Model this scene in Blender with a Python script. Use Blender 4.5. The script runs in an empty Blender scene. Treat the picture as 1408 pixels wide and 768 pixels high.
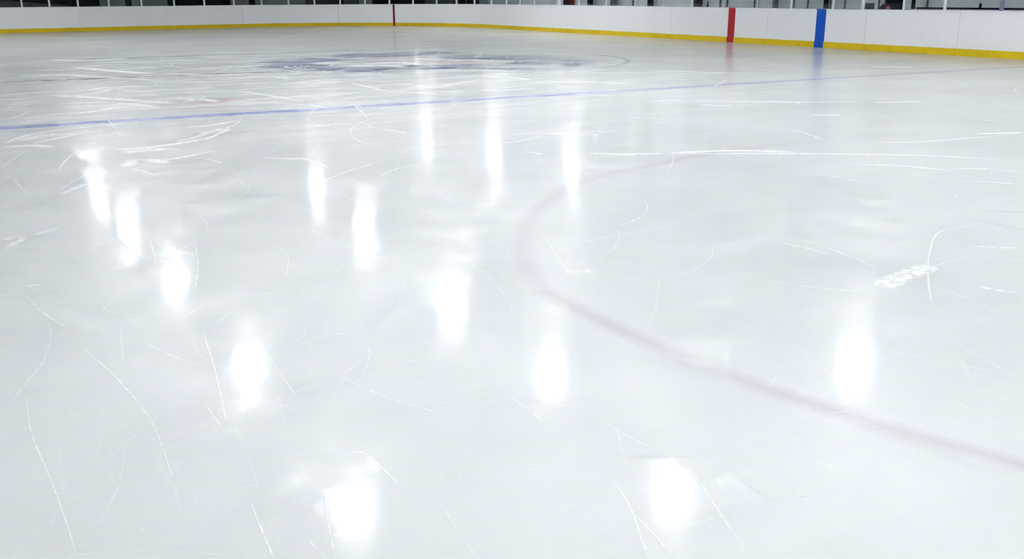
import bpy, bmesh, math, random
from mathutils import Vector, noise as mnoise

random.seed(7)
S = bpy.context.scene
COL = S.collection
H_EYE, FOC, YH = 1.5, 1300.0, -0.3

# ---------------------------------------------------------------- camera
pitch = math.atan((384 - YH) / FOC)
FW = Vector((0, math.cos(pitch), -math.sin(pitch)))
R0 = Vector((1, 0, 0)); U0 = R0.cross(FW)
ra = math.radians(-0.12)
RT = R0 * math.cos(ra) + U0 * math.sin(ra)
UP = U0 * math.cos(ra) - R0 * math.sin(ra)
cam_data = bpy.data.cameras.new('camera'); cam = bpy.data.objects.new('camera', cam_data); COL.objects.link(cam)
cam_data.sensor_width = 36; cam_data.lens = 36 * FOC / 1408; cam_data.clip_end = 300
from mathutils import Matrix
m = Matrix((RT, UP, -FW)).transposed().to_4x4(); m.translation = (0, 0, H_EYE)
cam.matrix_world = m
S.camera = cam

def ray(x, y): return FW + RT * ((x - 704) / FOC) - UP * ((y - 384) / FOC)
def G(x, y):                                  # where a sight line meets the ice
    d = ray(x, y); t = -H_EYE / d.z
    return Vector((d.x * t, d.y * t, 0))
def px_of(x, y, z):
    v = Vector((x, y, z - H_EYE)); k = v.dot(FW)
    return 704 + FOC * v.dot(RT) / k if k > 1 else None

# ---------------------------------------------------------------- rink outline: end boards, rounded corner, side boards
TH1, O1, TH2, O2, RAD = 2.39113335, 50.14191106, 0.45694928, 22.78308336, 8.74779212
LEFT_LEN, RIGHT_LEN = 26.0, 44.0
N1 = Vector((math.cos(TH1), math.sin(TH1), 0)); N2 = Vector((math.cos(TH2), math.sin(TH2), 0))
det = N1.x * N2.y - N1.y * N2.x
def corner_centre():
    a, b = O1 - RAD, O2 - RAD
    return Vector(((a * N2.y - b * N1.y) / det, (b * N1.x - a * N2.x) / det, 0))
CC = corner_centre()
D1 = Vector((N1.y, -N1.x, 0)); D2 = Vector((N2.y, -N2.x, 0))
ARC = RAD * (TH1 - TH2)
S_TOTAL = LEFT_LEN + ARC + RIGHT_LEN
def curve(s, off=0.0):                        # s runs left to right along the boards; off is outward
    if s < LEFT_LEN: return CC + N1 * (RAD + off) - D1 * (LEFT_LEN - s)
    if s < LEFT_LEN + ARC:
        a = TH1 - (s - LEFT_LEN) / RAD
        return CC + Vector((math.cos(a), math.sin(a), 0)) * (RAD + off)
    return CC + N2 * (RAD + off) + D2 * (s - LEFT_LEN - ARC)
def tangent(s): return (curve(s + .01) - curve(s - .01)).normalized()
def s_at(px, off, z):                         # the place along the boards seen at column px
    lo, hi = 0.0, S_TOTAL
    best = None; prev = None; n = 3000
    for i in range(n + 1):
        s = S_TOTAL * i / n; p = curve(s, off); q = px_of(p.x, p.y, z)
        if q is None: break
        if prev is not None and prev[1] <= px <= q:
            return prev[0] + (s - prev[0]) * (px - prev[1]) / max(q - prev[1], 1e-6)
        prev = (s, q)
    return None
HX = [(-24.54, 1.186), (-18.9, 1.203), (-14.7, 1.228), (-10.5, 1.238), (-7.2, 1.248), (-3.5, 1.256), (-.1, 1.247), (3.2, 1.238), (5.3, 1.23), (8, 1.208), (9.9, 1.194), (11.4, 1.188), (13.2, 1.188)]
def board_h(s):                               # boards settle a few centimetres along their run
    x = curve(s).x
    if x <= HX[0][0]: return HX[0][1]
    for (a, ha), (b, hb) in zip(HX, HX[1:]):
        if x <= b: return ha + (hb - ha) * (x - a) / (b - a)
    return HX[-1][1]

# ---------------------------------------------------------------- materials
def new_mat(name):
    mt = bpy.data.materials.new(name); mt.use_nodes = True
    nt = mt.node_tree; nt.nodes.clear()
    return mt, nt, nt.nodes.new('ShaderNodeOutputMaterial')
def nd(nt, kind, **kw):
    n = nt.nodes.new(kind)
    for k, v in kw.items():
        if k.startswith('i_'): n.inputs[k[2:].replace('_', ' ')].default_value = v
        else: setattr(n, k, v)
    return n
def math_n(nt, op, a, b=None, clamp=False):
    n = nt.nodes.new('ShaderNodeMath'); n.operation = op; n.use_clamp = clamp
    for i, v in enumerate((a, b)):
        if v is None: continue
        if isinstance(v, (int, float)): n.inputs[i].default_value = v
        else: nt.links.new(v, n.inputs[i])
    return n.outputs[0]
def ramp(nt, src, a, b, va=0.0, vb=1.0):
    n = nt.nodes.new('ShaderNodeMapRange'); n.clamp = True; n.interpolation_type = 'SMOOTHSTEP'
    nt.links.new(src, n.inputs[0])
    n.inputs[1].default_value = a; n.inputs[2].default_value = b; n.inputs[3].default_value = va; n.inputs[4].default_value = vb
    return n.outputs[0]
def mix_col(nt, fac, a, b):
    n = nt.nodes.new('ShaderNodeMix'); n.data_type = 'RGBA'
    if isinstance(fac, (int, float)): n.inputs[0].default_value = fac
    else: nt.links.new(fac, n.inputs[0])
    for i, v in ((6, a), (7, b)):
        if isinstance(v, tuple): n.inputs[i].default_value = (*v, 1)
        else: nt.links.new(v, n.inputs[i])
    return n.outputs[2]

def plain(name, col, rough=.5, metal=0.0, var=.06, scale=8.0, spec=.5):
    mt, nt, out = new_mat(name)
    tc = nd(nt, 'ShaderNodeTexCoord'); nz = nd(nt, 'ShaderNodeTexNoise'); nz.inputs['Scale'].default_value = scale; nz.inputs['Detail'].default_value = 4
    nt.links.new(tc.outputs['Object'], nz.inputs['Vector'])
    c = mix_col(nt, ramp(nt, nz.outputs[0], .3, .7), tuple(v * (1 - var) for v in col), tuple(min(1, v * (1 + var)) for v in col))
    p = nd(nt, 'ShaderNodeBsdfPrincipled'); p.inputs['Roughness'].default_value = rough; p.inputs['Metallic'].default_value = metal
    p.inputs['Specular IOR Level'].default_value = spec
    nt.links.new(c, p.inputs['Base Color']); nt.links.new(p.outputs[0], out.inputs[0])
    return mt

# ---- ice: white paint under a thin, scratched, glossy film
ICE_COL = (.610, .628, .634); SNOW = (.93, .94, .945)
ICE_ROUGH, ICE_GLOSS = .095, .90
def ice_group():
    g = bpy.data.node_groups.new('ice_surface', 'ShaderNodeTree')
    g.interface.new_socket('Color', in_out='INPUT', socket_type='NodeSocketColor')
    g.interface.new_socket('Scuff', in_out='INPUT', socket_type='NodeSocketFloat')
    g.interface.new_socket('Shader', in_out='OUTPUT', socket_type='NodeSocketShader')
    gi = g.nodes.new('NodeGroupInput'); go = g.nodes.new('NodeGroupOutput'); L = g.links.new
    geo = nd(g, 'ShaderNodeNewGeometry'); P = geo.outputs['Position']
    def noise(scale, detail=3.0, rough=.5, vec=None, dist=0.0):
        n = nd(g, 'ShaderNodeTexNoise'); n.inputs['Scale'].default_value = scale; n.inputs['Detail'].default_value = detail
        n.inputs['Roughness'].default_value = rough; n.inputs['Distortion'].default_value = dist
        L(vec if vec is not None else P, n.inputs['Vector']); return n.outputs[0]
    def scratch(rot, sx, sy, lo, hi, bend=.6, off=0.0):      # long thin lines in one direction, slightly bent
        w = nd(g, 'ShaderNodeTexNoise'); w.inputs['Scale'].default_value = .22; L(P, w.inputs['Vector'])
        v = nd(g, 'ShaderNodeVectorMath', operation='MULTIPLY_ADD'); L(w.outputs['Color'], v.inputs[0]); v.inputs[1].default_value = (bend * 4, bend * 4, 0); L(P, v.inputs[2])
        mp = nd(g, 'ShaderNodeMapping'); mp.vector_type = 'TEXTURE'
        mp.inputs['Rotation'].default_value = (0, 0, rot); mp.inputs['Scale'].default_value = (sx, sy, 1); mp.inputs['Location'].default_value = (off, off * .7, 0)
        L(v.outputs[0], mp.inputs['Vector'])
        n = noise(1.0, 2.0, .5, mp.outputs[0])
        d = math_n(g, 'ABSOLUTE', math_n(g, 'SUBTRACT', n, .5))
        return ramp(g, d, lo, hi, 1.0, 0.0)
    sc = None
    for k, (rot, sx, sy) in enumerate(((.35, 2.6, .09), (1.25, 2.2, .08), (-.5, 3.0, .10), (2.2, 2.4, .07), (.0, 1.6, .05), (.8, 1.8, .06))):
        gate = ramp(g, noise(.55 + .1 * k, 3.0, .6, None), .50 + .02 * (k % 3), .66)
        s = math_n(g, 'MULTIPLY', scratch(rot, sx, sy, .001, .008, off=3.1 * k), gate)
        sc = s if sc is None else math_n(g, 'MAXIMUM', sc, s)
    # worn, snow-dusted area round the centre of the rink (skated most), fading outwards
    ctr = nd(g, 'ShaderNodeVectorMath', operation='DISTANCE'); L(P, ctr.inputs[0]); ctr.inputs[1].default_value = (-6.5, 20.0, 0)
    worn = ramp(g, ctr.outputs['Value'], 5.0, 13.0, 1.0, 0.0)
    mp2 = nd(g, 'ShaderNodeMapping'); mp2.vector_type = 'TEXTURE'; mp2.inputs['Rotation'].default_value = (0, 0, .55); mp2.inputs['Scale'].default_value = (1.7, .55, 1); L(P, mp2.inputs['Vector'])
    dust_n = noise(1.0, 7.0, .72, mp2.outputs[0], .6)
    dust = math_n(g, 'MULTIPLY', ramp(g, dust_n, .48, .60), math_n(g, 'ADD', math_n(g, 'MULTIPLY', worn, .85), .10))
    fine = ramp(g, noise(60.0, 3.0, .7), .45, .75, .35, 1.0)
    mask = math_n(g, 'MAXIMUM', math_n(g, 'MULTIPLY', sc, .12), math_n(g, 'MULTIPLY', dust, fine), True)
    mask = math_n(g, 'MAXIMUM', mask, gi.outputs['Scuff'], True)
    cloud = ramp(g, noise(.35, 4.0, .55), .3, .7, 0.0, .25)
    base = mix_col(g, cloud, gi.outputs['Color'], SNOW)
    base = mix_col(g, mask, base, SNOW)
    # relief: fine blade cuts and a slight waviness, so the lamp reflections break up
    bmp = nd(g, 'ShaderNodeBump'); bmp.inputs['Strength'].default_value = 1.0; bmp.inputs["Distance"].default_value = .00024
    fine_cut = None
    for k, (rot, sx, sy) in enumerate(((.5, .35, .010), (1.4, .30, .009), (2.6, .4, .011), (.05, .3, .008))):
        s = scratch(rot, sx, sy, .01, .07, .12, 1.7 * k)
        s = math_n(g, 'MULTIPLY', s, ramp(g, noise(1.6 + .3 * k, 2.0, .5), .42, .62))
        fine_cut = s if fine_cut is None else math_n(g, 'MAXIMUM', fine_cut, s)
    hgt = math_n(g, 'ADD', math_n(g, 'ADD', math_n(g, 'MULTIPLY', noise(14.0, 3.0, .6), .6), math_n(g, 'MULTIPLY', noise(75.0, 2.0, .6), .75)), math_n(g, 'MULTIPLY', fine_cut, -1.5))
    L(hgt, bmp.inputs['Height'])
    dif = nd(g, 'ShaderNodeBsdfDiffuse'); L(base, dif.inputs[0])
    gl = nd(g, 'ShaderNodeBsdfGlossy'); gl.inputs[0].default_value = (1, 1, 1, 1)
    L(bmp.outputs[0], gl.inputs['Normal'])
    rgh = math_n(g, 'ADD', math_n(g, 'MULTIPLY', mask, .12), ramp(g, noise(1.3, 5.0, .65), .3, .7, ICE_ROUGH - .03, ICE_ROUGH + .03))
    L(rgh, gl.inputs['Roughness'])
    fr = nd(g, 'ShaderNodeFresnel'); fr.inputs[0].default_value = 1.31
    fl = math_n(g, 'DIVIDE', fr.outputs[0], math_n(g, 'ADD', 1.0, math_n(g, 'MULTIPLY', fr.outputs[0], .25)))   # rough ice mirrors less at grazing angles
    fac = math_n(g, 'MULTIPLY', fl, math_n(g, 'MULTIPLY', math_n(g, 'SUBTRACT', 1.0, math_n(g, 'MULTIPLY', mask, .45)), ICE_GLOSS), True)
    mx = nd(g, 'ShaderNodeMixShader'); L(fac, mx.inputs[0]); L(dif.outputs[0], mx.inputs[1]); L(gl.outputs[0], mx.inputs[2])
    L(mx.outputs[0], go.inputs[0])
    return g
ICE = ice_group()
def ice_mat(name, col, wear=None):
    """Ice over paint of one colour; wear=(lo, hi, scale) lets worn paint show the white below; the 'paint' attribute softens edges."""
    mt, nt, out = new_mat(name)
    g = nt.nodes.new('ShaderNodeGroup'); g.node_tree = ICE; g.inputs[0].default_value = (*col, 1)
    if wear is None:
        nt.links.new(g.outputs[0], out.inputs[0]); return mt
    at = nd(nt, 'ShaderNodeAttribute'); at.attribute_name = 'paint'
    geo = nd(nt, 'ShaderNodeNewGeometry')
    nz = nd(nt, 'ShaderNodeTexNoise'); nz.inputs['Scale'].default_value = wear[2]; nz.inputs['Detail'].default_value = 6; nz.inputs['Roughness'].default_value = .7
    nt.links.new(geo.outputs['Position'], nz.inputs['Vector'])
    a = math_n(nt, 'MULTIPLY', at.outputs['Fac'], ramp(nt, nz.outputs[0], wear[0], wear[1]), True)
    nt.links.new(mix_col(nt, a, ICE_COL, col), g.inputs[0])
    tr = nd(nt, 'ShaderNodeBsdfTransparent'); mx = nd(nt, 'ShaderNodeMixShader')
    nt.links.new(math_n(nt, 'GREATER_THAN', at.outputs['Fac'], .02), mx.inputs[0])
    nt.links.new(tr.outputs[0], mx.inputs[1]); nt.links.new(g.outputs[0], mx.inputs[2]); nt.links.new(mx.outputs[0], out.inputs[0])
    return mt
M_ICE = ice_mat('white_ice', ICE_COL)
M_BLUE_LINE = ice_mat('blue_line_under_ice', (.13, .18, .52), (.28, .5, 5.0))
M_FAR_BLUE = ice_mat('faint_blue_line_under_ice', (.25, .29, .42), (.3, .55, 3.0))
M_RED_LINE = ice_mat('dull_red_line_under_ice', (.18, .09, .11), (.2, .42, 3.0))
M_PINK = ice_mat('faded_red_line_under_ice', (.505, .455, .495), (.2, .5, 2.0))
M_SPOT = ice_mat('worn_red_spot_under_ice', (.55, .20, .24), (.36, .62, 4.0))
M_LOGO = ice_mat('worn_navy_paint_under_ice', (.03, .08, .20), (.28, .48, 2.2))
M_RING = ice_mat('grey_blue_ring_under_ice', (.30, .34, .42), (.25, .5, 2.0))

def mark_mat():
    mt, nt, out = new_mat('shaved_ice')
    at = nd(nt, 'ShaderNodeAttribute'); at.attribute_name = 'paint'
    geo = nd(nt, 'ShaderNodeNewGeometry')
    nz = nd(nt, 'ShaderNodeTexNoise'); nz.inputs['Scale'].default_value = 24; nz.inputs['Detail'].default_value = 6; nz.inputs['Roughness'].default_value = .78
    nt.links.new(geo.outputs['Position'], nz.inputs['Vector'])
    a = math_n(nt, 'MULTIPLY', at.outputs['Fac'], ramp(nt, nz.outputs[0], .35, .56), True)
    g = nt.nodes.new('ShaderNodeGroup'); g.node_tree = ICE; g.inputs[0].default_value = (*ICE_COL, 1); nt.links.new(math_n(nt, 'MULTIPLY', a, 1.25, True), g.inputs[1])
    tr = nd(nt, 'ShaderNodeBsdfTransparent'); mx = nd(nt, 'ShaderNodeMixShader')
    nt.links.new(math_n(nt, 'GREATER_THAN', a, .16), mx.inputs[0])
    nt.links.new(tr.outputs[0], mx.inputs[1]); nt.links.new(g.outputs[0], mx.inputs[2]); nt.links.new(mx.outputs[0], out.inputs[0])
    return mt
M_MARK = mark_mat()

def board_mat():
    mt, nt, out = new_mat('white_board_plastic')
    geo = nd(nt, 'ShaderNodeNewGeometry'); P = geo.outputs['Position']
    vo = nd(nt, 'ShaderNodeTexVoronoi'); vo.inputs['Scale'].default_value = 15; nt.links.new(P, vo.inputs['Vector'])
    sx = nd(nt, 'ShaderNodeSeparateXYZ'); nt.links.new(P, sx.inputs[0])
    low = ramp(nt, sx.outputs['Z'], .55, 1.0, 1.0, 0.0)
    nz = nd(nt, 'ShaderNodeTexNoise'); nz.inputs['Scale'].default_value = 6; nz.inputs['Detail'].default_value = 5; nt.links.new(P, nz.inputs['Vector'])
    dots = math_n(nt, 'MULTIPLY', ramp(nt, vo.outputs['Distance'], .10, .24, 1.0, 0.0), ramp(nt, nz.outputs[0], .42, .60))
    dots = math_n(nt, 'MULTIPLY', dots, math_n(nt, 'ADD', math_n(nt, 'MULTIPLY', low, .55), .03))   # puck marks sit low on the boards
    c = mix_col(nt, dots, (.90, .91, .93), (.40, .43, .49))
    p = nd(nt, 'ShaderNodeBsdfPrincipled'); p.inputs['Roughness'].default_value = .45; p.inputs['Specular IOR Level'].default_value = .3
    nt.links.new(c, p.inputs['Base Color']); nt.links.new(p.outputs[0], out.inputs[0]); return mt
M_BOARD = board_mat()
M_CAP = plain('white_cap_rail', (.90, .91, .94), .35, var=.02)
M_YELLOW = plain('yellow_kickplate', (.66, .47, .008), .5, var=.05, scale=3, spec=.2)
M_RED = plain('red_board_paint', (.42, .018, .028), .5, var=.05, spec=.2)
M_DKRED = plain('dark_red_board_paint', (.16, .012, .02), .5, var=.05, spec=.2)
M_BLUE = plain('blue_board_paint', (.004, .075, .46), .5, var=.05, spec=.2)
M_POST = plain('white_post_metal', (.72, .76, .80), .4, .0, var=.03)
M_LILAC = plain('lilac_channel', (.42, .42, .54), .4, var=.03)
M_POST_SHADE = plain('shade_violet_post_metal', (.20, .20, .30), .4, .0, var=.05)  # post metal with its shade put into the colour
M_WALLB = plain('grey_green_wall', (.17, .21, .22), .7, var=.06, scale=1.5, spec=.1)
M_WALLM = plain('mid_grey_wall', (.38, .45, .475), .7, var=.06, scale=1.5, spec=.1)
M_WALLW = plain('white_painted_wall', (.82, .83, .84), .7, var=.03, scale=1, spec=.1)
M_WALLR = plain('light_grey_wall', (.66, .72, .74), .7, var=.06, scale=1.5, spec=.1)
M_DARKWIN = plain('dark_window_glass', (.006, .008, .012), .2, var=.2, spec=.1)
M_SLATE = plain('slate_panel', (.03, .04, .05), .6, var=.1)
M_BLACK = plain('black_painted_steel', (.006, .007, .012), .6, var=.1, spec=.06)
M_BROWN = plain('brown_painted_steel', (.035, .028, .028), .5, var=.1)
M_GREYM = plain('grey_steel', (.10, .125, .14), .5, var=.08)
M_DARKCLOTH = plain('maroon_cloth', (.028, .006, .014), .9, var=.15, spec=.1)
M_REDCLOTH = plain('red_cloth', (.16, .012, .02), .9, var=.1, spec=.1)
M_NAVY = plain('navy_black_plastic', (.006, .007, .014), .6, var=.1, spec=.06)
M_SKINRED = plain('reddish_leather', (.30, .10, .08), .6)
M_RUBBER = plain('dark_rubber_floor', (.05, .055, .06), .8)
M_CEIL = plain('pale_ceiling_metal', (.84, .86, .875), .7, var=.04, scale=1)
M_ALU = plain('brushed_aluminium', (.55, .56, .58), .35, .9)
def glass_mat():
    mt, nt, out = new_mat('clear_shield_glass')
    fr = nd(nt, 'ShaderNodeFresnel'); fr.inputs[0].default_value = 1.45
    tr = nd(nt, 'ShaderNodeBsdfTransparent'); tr.inputs[0].default_value = (.955, .97, .97, 1)
    gl = nd(nt, 'ShaderNodeBsdfGlossy'); gl.inputs['Roughness'].default_value = .0
    mx = nd(nt, 'ShaderNodeMixShader'); nt.links.new(math_n(nt, 'MULTIPLY', fr.outputs[0], .1), mx.inputs[0]); nt.links.new(tr.outputs[0], mx.inputs[1]); nt.links.new(gl.outputs[0], mx.inputs[2])
    nt.links.new(mx.outputs[0], out.inputs[0]); return mt
M_GLASS = glass_mat()
DOWN_POWER, UP_POWER = 108.0, 500.0
def lamp_mat(name, power):
    mt, nt, out = new_mat(name); e = nd(nt, 'ShaderNodeEmission'); e.inputs[0].default_value = (.985, .992, 1, 1); e.inputs[1].default_value = power
    nt.links.new(e.outputs[0], out.inputs[0]); return mt
M_LAMP = lamp_mat('glowing_lamp_lens', DOWN_POWER); M_ADDED_UPLIGHT = lamp_mat('added_uplight_glow', UP_POWER)

# ---------------------------------------------------------------- helpers
def link_bm(name, bm, mat, parent=None, smooth=False):
    bmesh.ops.recalc_face_normals(bm, faces=bm.faces[:])
    me = bpy.data.meshes.new(name); bm.to_mesh(me); bm.free()
    if smooth:
        for p in me.polygons: p.use_smooth = True
    o = bpy.data.objects.new(name, me); COL.objects.link(o)
    for mm in (mat if isinstance(mat, list) else [mat]): me.materials.append(mm)
    if parent is not None: o.parent = parent
    return o
def tag(o, label=None, cat=None, group=None, kind=None):
    if label: o['label'] = label
    if cat: o['category'] = cat
    if group: o['group'] = group
    if kind: o['kind'] = kind
    return o
def empty(name, loc=(0, 0, 0), rz=0.0):
    o = bpy.data.objects.new(name, None); COL.objects.link(o); o.location = loc; o.rotation_euler = (0, 0, rz); o.empty_display_size = .1
    return o
def sweep(bm, s0, s1, o0, o1, z0, z1, step=.35, bevel=0.0, origin=Vector((0, 0, 0))):
    """A bar of rectangular section following the boards from s0 to s1; z0, z1 are numbers or functions of s."""
    n = max(1, int(math.ceil((s1 - s0) / step)))
    f = lambda z, s: z(s) if callable(z) else z
    rings = []
    for i in range(n + 1):
        s = s0 + (s1 - s0) * i / n
        a, b, zz0, zz1 = o0, o1, f(z0, s), f(z1, s)
        if bevel: prof = [(a, zz0), (a, zz1 - bevel), (a + bevel, zz1), (b - bevel, zz1), (b, zz1 - bevel), (b, zz0)]
        else: prof = [(a, zz0), (a, zz1), (b, zz1), (b, zz0)]
        r = []
        for (o_, z_) in prof:
            p = curve(s, o_) - origin; r.append(bm.verts.new((p.x, p.y, z_ - 0)))
        rings.append(r)
    k = len(rings[0])
    for r, q in zip(rings, rings[1:]):
        for j in range(k): bm.faces.new((r[j], r[(j + 1) % k], q[(j + 1) % k], q[j]))
    bm.faces.new(rings[0]); bm.faces.new(rings[-1][::-1])
    return bm
def box(bm, x0, x1, y0, y1, z0, z1, bevel=0.0):
    vs = [bm.verts.new((x, y, z)) for x in (x0, x1) for y in (y0, y1) for z in (z0, z1)]
    fs = [(0, 1, 3, 2), (4, 6, 7, 5), (0, 4, 5, 1), (2, 3, 7, 6), (0, 2, 6, 4), (1, 5, 7, 3)]
    faces = [bm.faces.new([vs[i] for i in f]) for f in fs]
    if bevel:
        es = list({e for f in faces for e in f.edges})
        bmesh.ops.bevel(bm, geom=es, offset=bevel, segments=2, affect='EDGES', profile=.5)
    return bm
def lathe(bm, prof, n=28, c=(0, 0)):
    rings = []
    for r, z in prof:
        rings.append([bm.verts.new((c[0] + r * math.cos(2 * math.pi * i / n), c[1] + r * math.sin(2 * math.pi * i / n), z)) for i in range(n)] if r > 1e-6 else [bm.verts.new((c[0], c[1], z))])
    for a, b in zip(rings, rings[1:]):
        for i in range(n):
            j = (i + 1) % n
            if len(a) == 1 and len(b) == 1: continue
            if len(a) == 1: bm.faces.new((a[0], b[i], b[j]))
            elif len(b) == 1: bm.faces.new((a[i], b[0], a[j]))
            else: bm.faces.new((a[i], b[i], b[j], a[j]))
    return bm
def strip(name, pts, width, mat, z, soft=.35, profile=None, fade_along=None):
    """A painted strip on the ice along pts (ground points); the paint attribute fades at its edges."""
    verts, faces, col = [], [], []
    us = (-.5, -.5 + soft * .5, 0, .5 - soft * .5, .5); al = (0.0, 1, 1, 1, 0.0)
    n = len(pts)
    for i, p in enumerate(pts):
        t = (pts[min(i + 1, n - 1)] - pts[max(i - 1, 0)]); t.z = 0; t.normalize(); nn = Vector((-t.y, t.x, 0))
        w = width(i / (n - 1)) if callable(width) else width
        k = fade_along(i / (n - 1)) if fade_along else 1.0
        for u, a in zip(us, al): q = p + nn * (u * w); verts.append((q.x, q.y, z)); col.append(a * k)
    for i in range(n - 1):
        for j in range(4): faces.append((i * 5 + j, (i + 1) * 5 + j, (i + 1) * 5 + j + 1, i * 5 + j + 1))
    me = bpy.data.meshes.new(name); me.from_pydata(verts, [], faces)
    at = me.attributes.new('paint', 'FLOAT', 'POINT'); at.data.foreach_set('value', col)
    me.materials.append(mat); o = bpy.data.objects.new(name, me); COL.objects.link(o)
    return o
def lerp_pts(a, b, n): return [a.lerp(b, i / n) for i in range(n + 1)]

# ---------------------------------------------------------------- ice, floor, ceiling, walls of the hall
ICE_OFF = .02
bm = bmesh.new()
outline = [curve(S_TOTAL * i / 160, ICE_OFF) for i in range(161)]
back = [Vector((33, -17, 0)), Vector((0, -17, 0)), Vector((-38, -2, 0))]
vs = [bm.verts.new(p) for p in outline + back[:]]
bm.faces.new(vs)
bmesh.ops.triangulate(bm, faces=bm.faces[:])
o = link_bm('ice_sheet', bm, M_ICE)
for p in o.data.polygons:
    if p.normal.z < 0: o.data.flip_normals(); break
tag(o, 'white glossy scratched ice sheet filling the rink', 'ice', kind='structure')

WOFF = 3.0
bm = bmesh.new()
vs = [bm.verts.new((p.x, p.y, -.03)) for p in [curve(S_TOTAL * i / 160, WOFF + .3) for i in range(161)] + [Vector((40, -22, 0)), Vector((0, -22, 0)), Vector((-48, -6, 0))]]
bm.faces.new(vs); bmesh.ops.triangulate(bm, faces=bm.faces[:])
o = link_bm('floor', bm, M_RUBBER); tag(o, 'dark rubber floor around the rink boards', 'floor', kind='structure')
for p in o.data.polygons:
    if p.normal.z < 0: o.data.flip_normals(); break
CEIL_Z = 8.6
bm = bmesh.new()
pts = [curve(S_TOTAL * i / 160, WOFF + .3) for i in range(161)] + [Vector((40, -22, 0)), Vector((0, -22, 0)), Vector((-48, -6, 0))]
lo = [bm.verts.new((p.x, p.y, CEIL_Z)) for p in pts]; hi = [bm.verts.new((p.x, p.y, CEIL_Z + .2)) for p in pts]
bm.faces.new(lo); bm.faces.new(hi[::-1])
for i in range(len(pts)): j = (i + 1) % len(pts); bm.faces.new((lo[i], lo[j], hi[j], hi[i]))
bmesh.ops.triangulate(bm, faces=[f for f in bm.faces if len(f.verts) > 4])
o = link_bm('ceiling', bm, M_CEIL); tag(o, 'pale metal ceiling above the rink', 'ceiling', kind='structure')

def wsp(px): return s_at(px, WOFF, 1.45)
W1, W2, W3 = wsp(672), wsp(718), S_TOTAL
for nm, a, b, mt, lb in (('wall_back', 0.0, W1, M_WALLB, 'dark grey-green arena wall behind the far end boards'),
                         ('wall_corner', W1, W2, M_WALLM, 'mid grey wall behind the rounded corner of the boards'),
                         ('wall_right', W2, W3, M_WALLR, 'light grey arena wall behind the red and blue striped boards')):
    bm = bmesh.new(); sweep(bm, a, b, WOFF, WOFF + .2, -.03, CEIL_Z, step=.6)
    tag(link_bm(nm, bm, mt), lb, 'wall', kind='structure')
def straight_wall(nm, a, b, mt, lb):
    bm = bmesh.new(); t = (b - a).normalized(); n = Vector((-t.y, t.x, 0)) * .2
    lo = [bm.verts.new((*p.xy, -.03)) for p in (a, b, b + n, a + n)]; hi = [bm.verts.new((*p.xy, CEIL_Z)) for p in (a, b, b + n, a + n)]
    bm.faces.new(lo); bm.faces.new(hi)
    for i in range(4): j = (i + 1) % 4; bm.faces.new((lo[i], lo[j], hi[j], hi[i]))
    tag(link_bm(nm, bm, mt), lb, 'wall', kind='structure')
e0, e1 = curve(0, WOFF), curve(S_TOTAL, WOFF)
straight_wall('wall_left', e0, Vector((-46, -6, 0)), M_WALLW, 'white wall on the left side of the hall')
straight_wall('wall_front', Vector((-46, -6, 0)), Vector((0, -21, 0)), M_WALLW, 'white wall behind the near end of the rink')
straight_wall('wall_near_right', Vector((0, -21, 0)), e1, M_WALLW, 'white wall closing the hall at the near right')

# ---- dark windows and panels set on the far wall
WIN_TOP = 5.4
def wall_panel(idx, px0, px1, glass, lb, top=WIN_TOP, s0=None):
    s0 = wsp(px0) if s0 is None else s0; s1 = wsp(px1)
    c = curve((s0 + s1) / 2, WOFF)
    r = empty('window_%d' % idx, (c.x, c.y, 0)); tag(r, lb, 'window', kind='structure')
    bm = bmesh.new(); sweep(bm, s0 + .05, s1 - .05, WOFF - .05, WOFF - .01, .55, top, origin=c); link_bm('pane', bm, glass, r)
    bm = bmesh.new(); w = min(.05, (s1 - s0) * .2)
    for a, b, z0, z1 in ((s0, s0 + w, .5, top + .05), (s1 - w, s1, .5, top + .05), (s0 + w, s1 - w, .5, .55), (s0 + w, s1 - w, top, top + .05)):
        sweep(bm, a, b, WOFF - .07, WOFF - .005, z0, z1, origin=c)
    link_bm('frame', bm, M_BLACK, r)
M_DIM = plain('dim_grey_window', (.05, .062, .068), .3, var=.15, spec=.15)
M_GLOOM = plain('gloomy_window', (.022, .028, .033), .25, var=.2, spec=.1)
wall_panel(1, 0, 136, M_DARKWIN, 'wide near-black window at the left edge behind the end boards', s0=2.0)
wall_panel(2, 172, 180, M_GLOOM, 'narrow dark window strip between grey wall panels at the far left')
wall_panel(3, 230, 316, M_DARKWIN, 'near-black window left of the narrow black strip behind the end boards')
wall_panel(4, 342, 350, M_DARKWIN, 'narrow black window strip on the grey-green wall')
wall_panel(5, 420, 471, M_GLOOM, 'dark slate window left of the thin dark red board stripe')
wall_panel(6, 471, 493, M_DIM, 'dim grey window beside the dark slate window')
wall_panel(7, 512, 583, M_DARKWIN, 'near-black window directly above the thin dark red board stripe')
wall_panel(8, 583, 628, M_DIM, 'dim grey window between two near-black windows')
wall_panel(9, 628, 659, M_DARKWIN, 'near-black window just right of the dim grey window')
# sloping slate panel low behind the glass at far left
s0, s1 = 2.0, s_at(96, 1.6, 1.3)
sl = s_at(0, 1.6, 1.3)
bm = bmesh.new(); zt = lambda s: 1.24 + .30 * max(0, (s1 - s)) / (s1 - sl)
sweep(bm, s0, s1, 1.55, 1.62, -.03, zt)
o = link_bm('ramp_wall', bm, M_SLATE); tag(o, 'dark slate panel sloping down to the right, behind the far left glass', 'wall', kind='structure')

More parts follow.
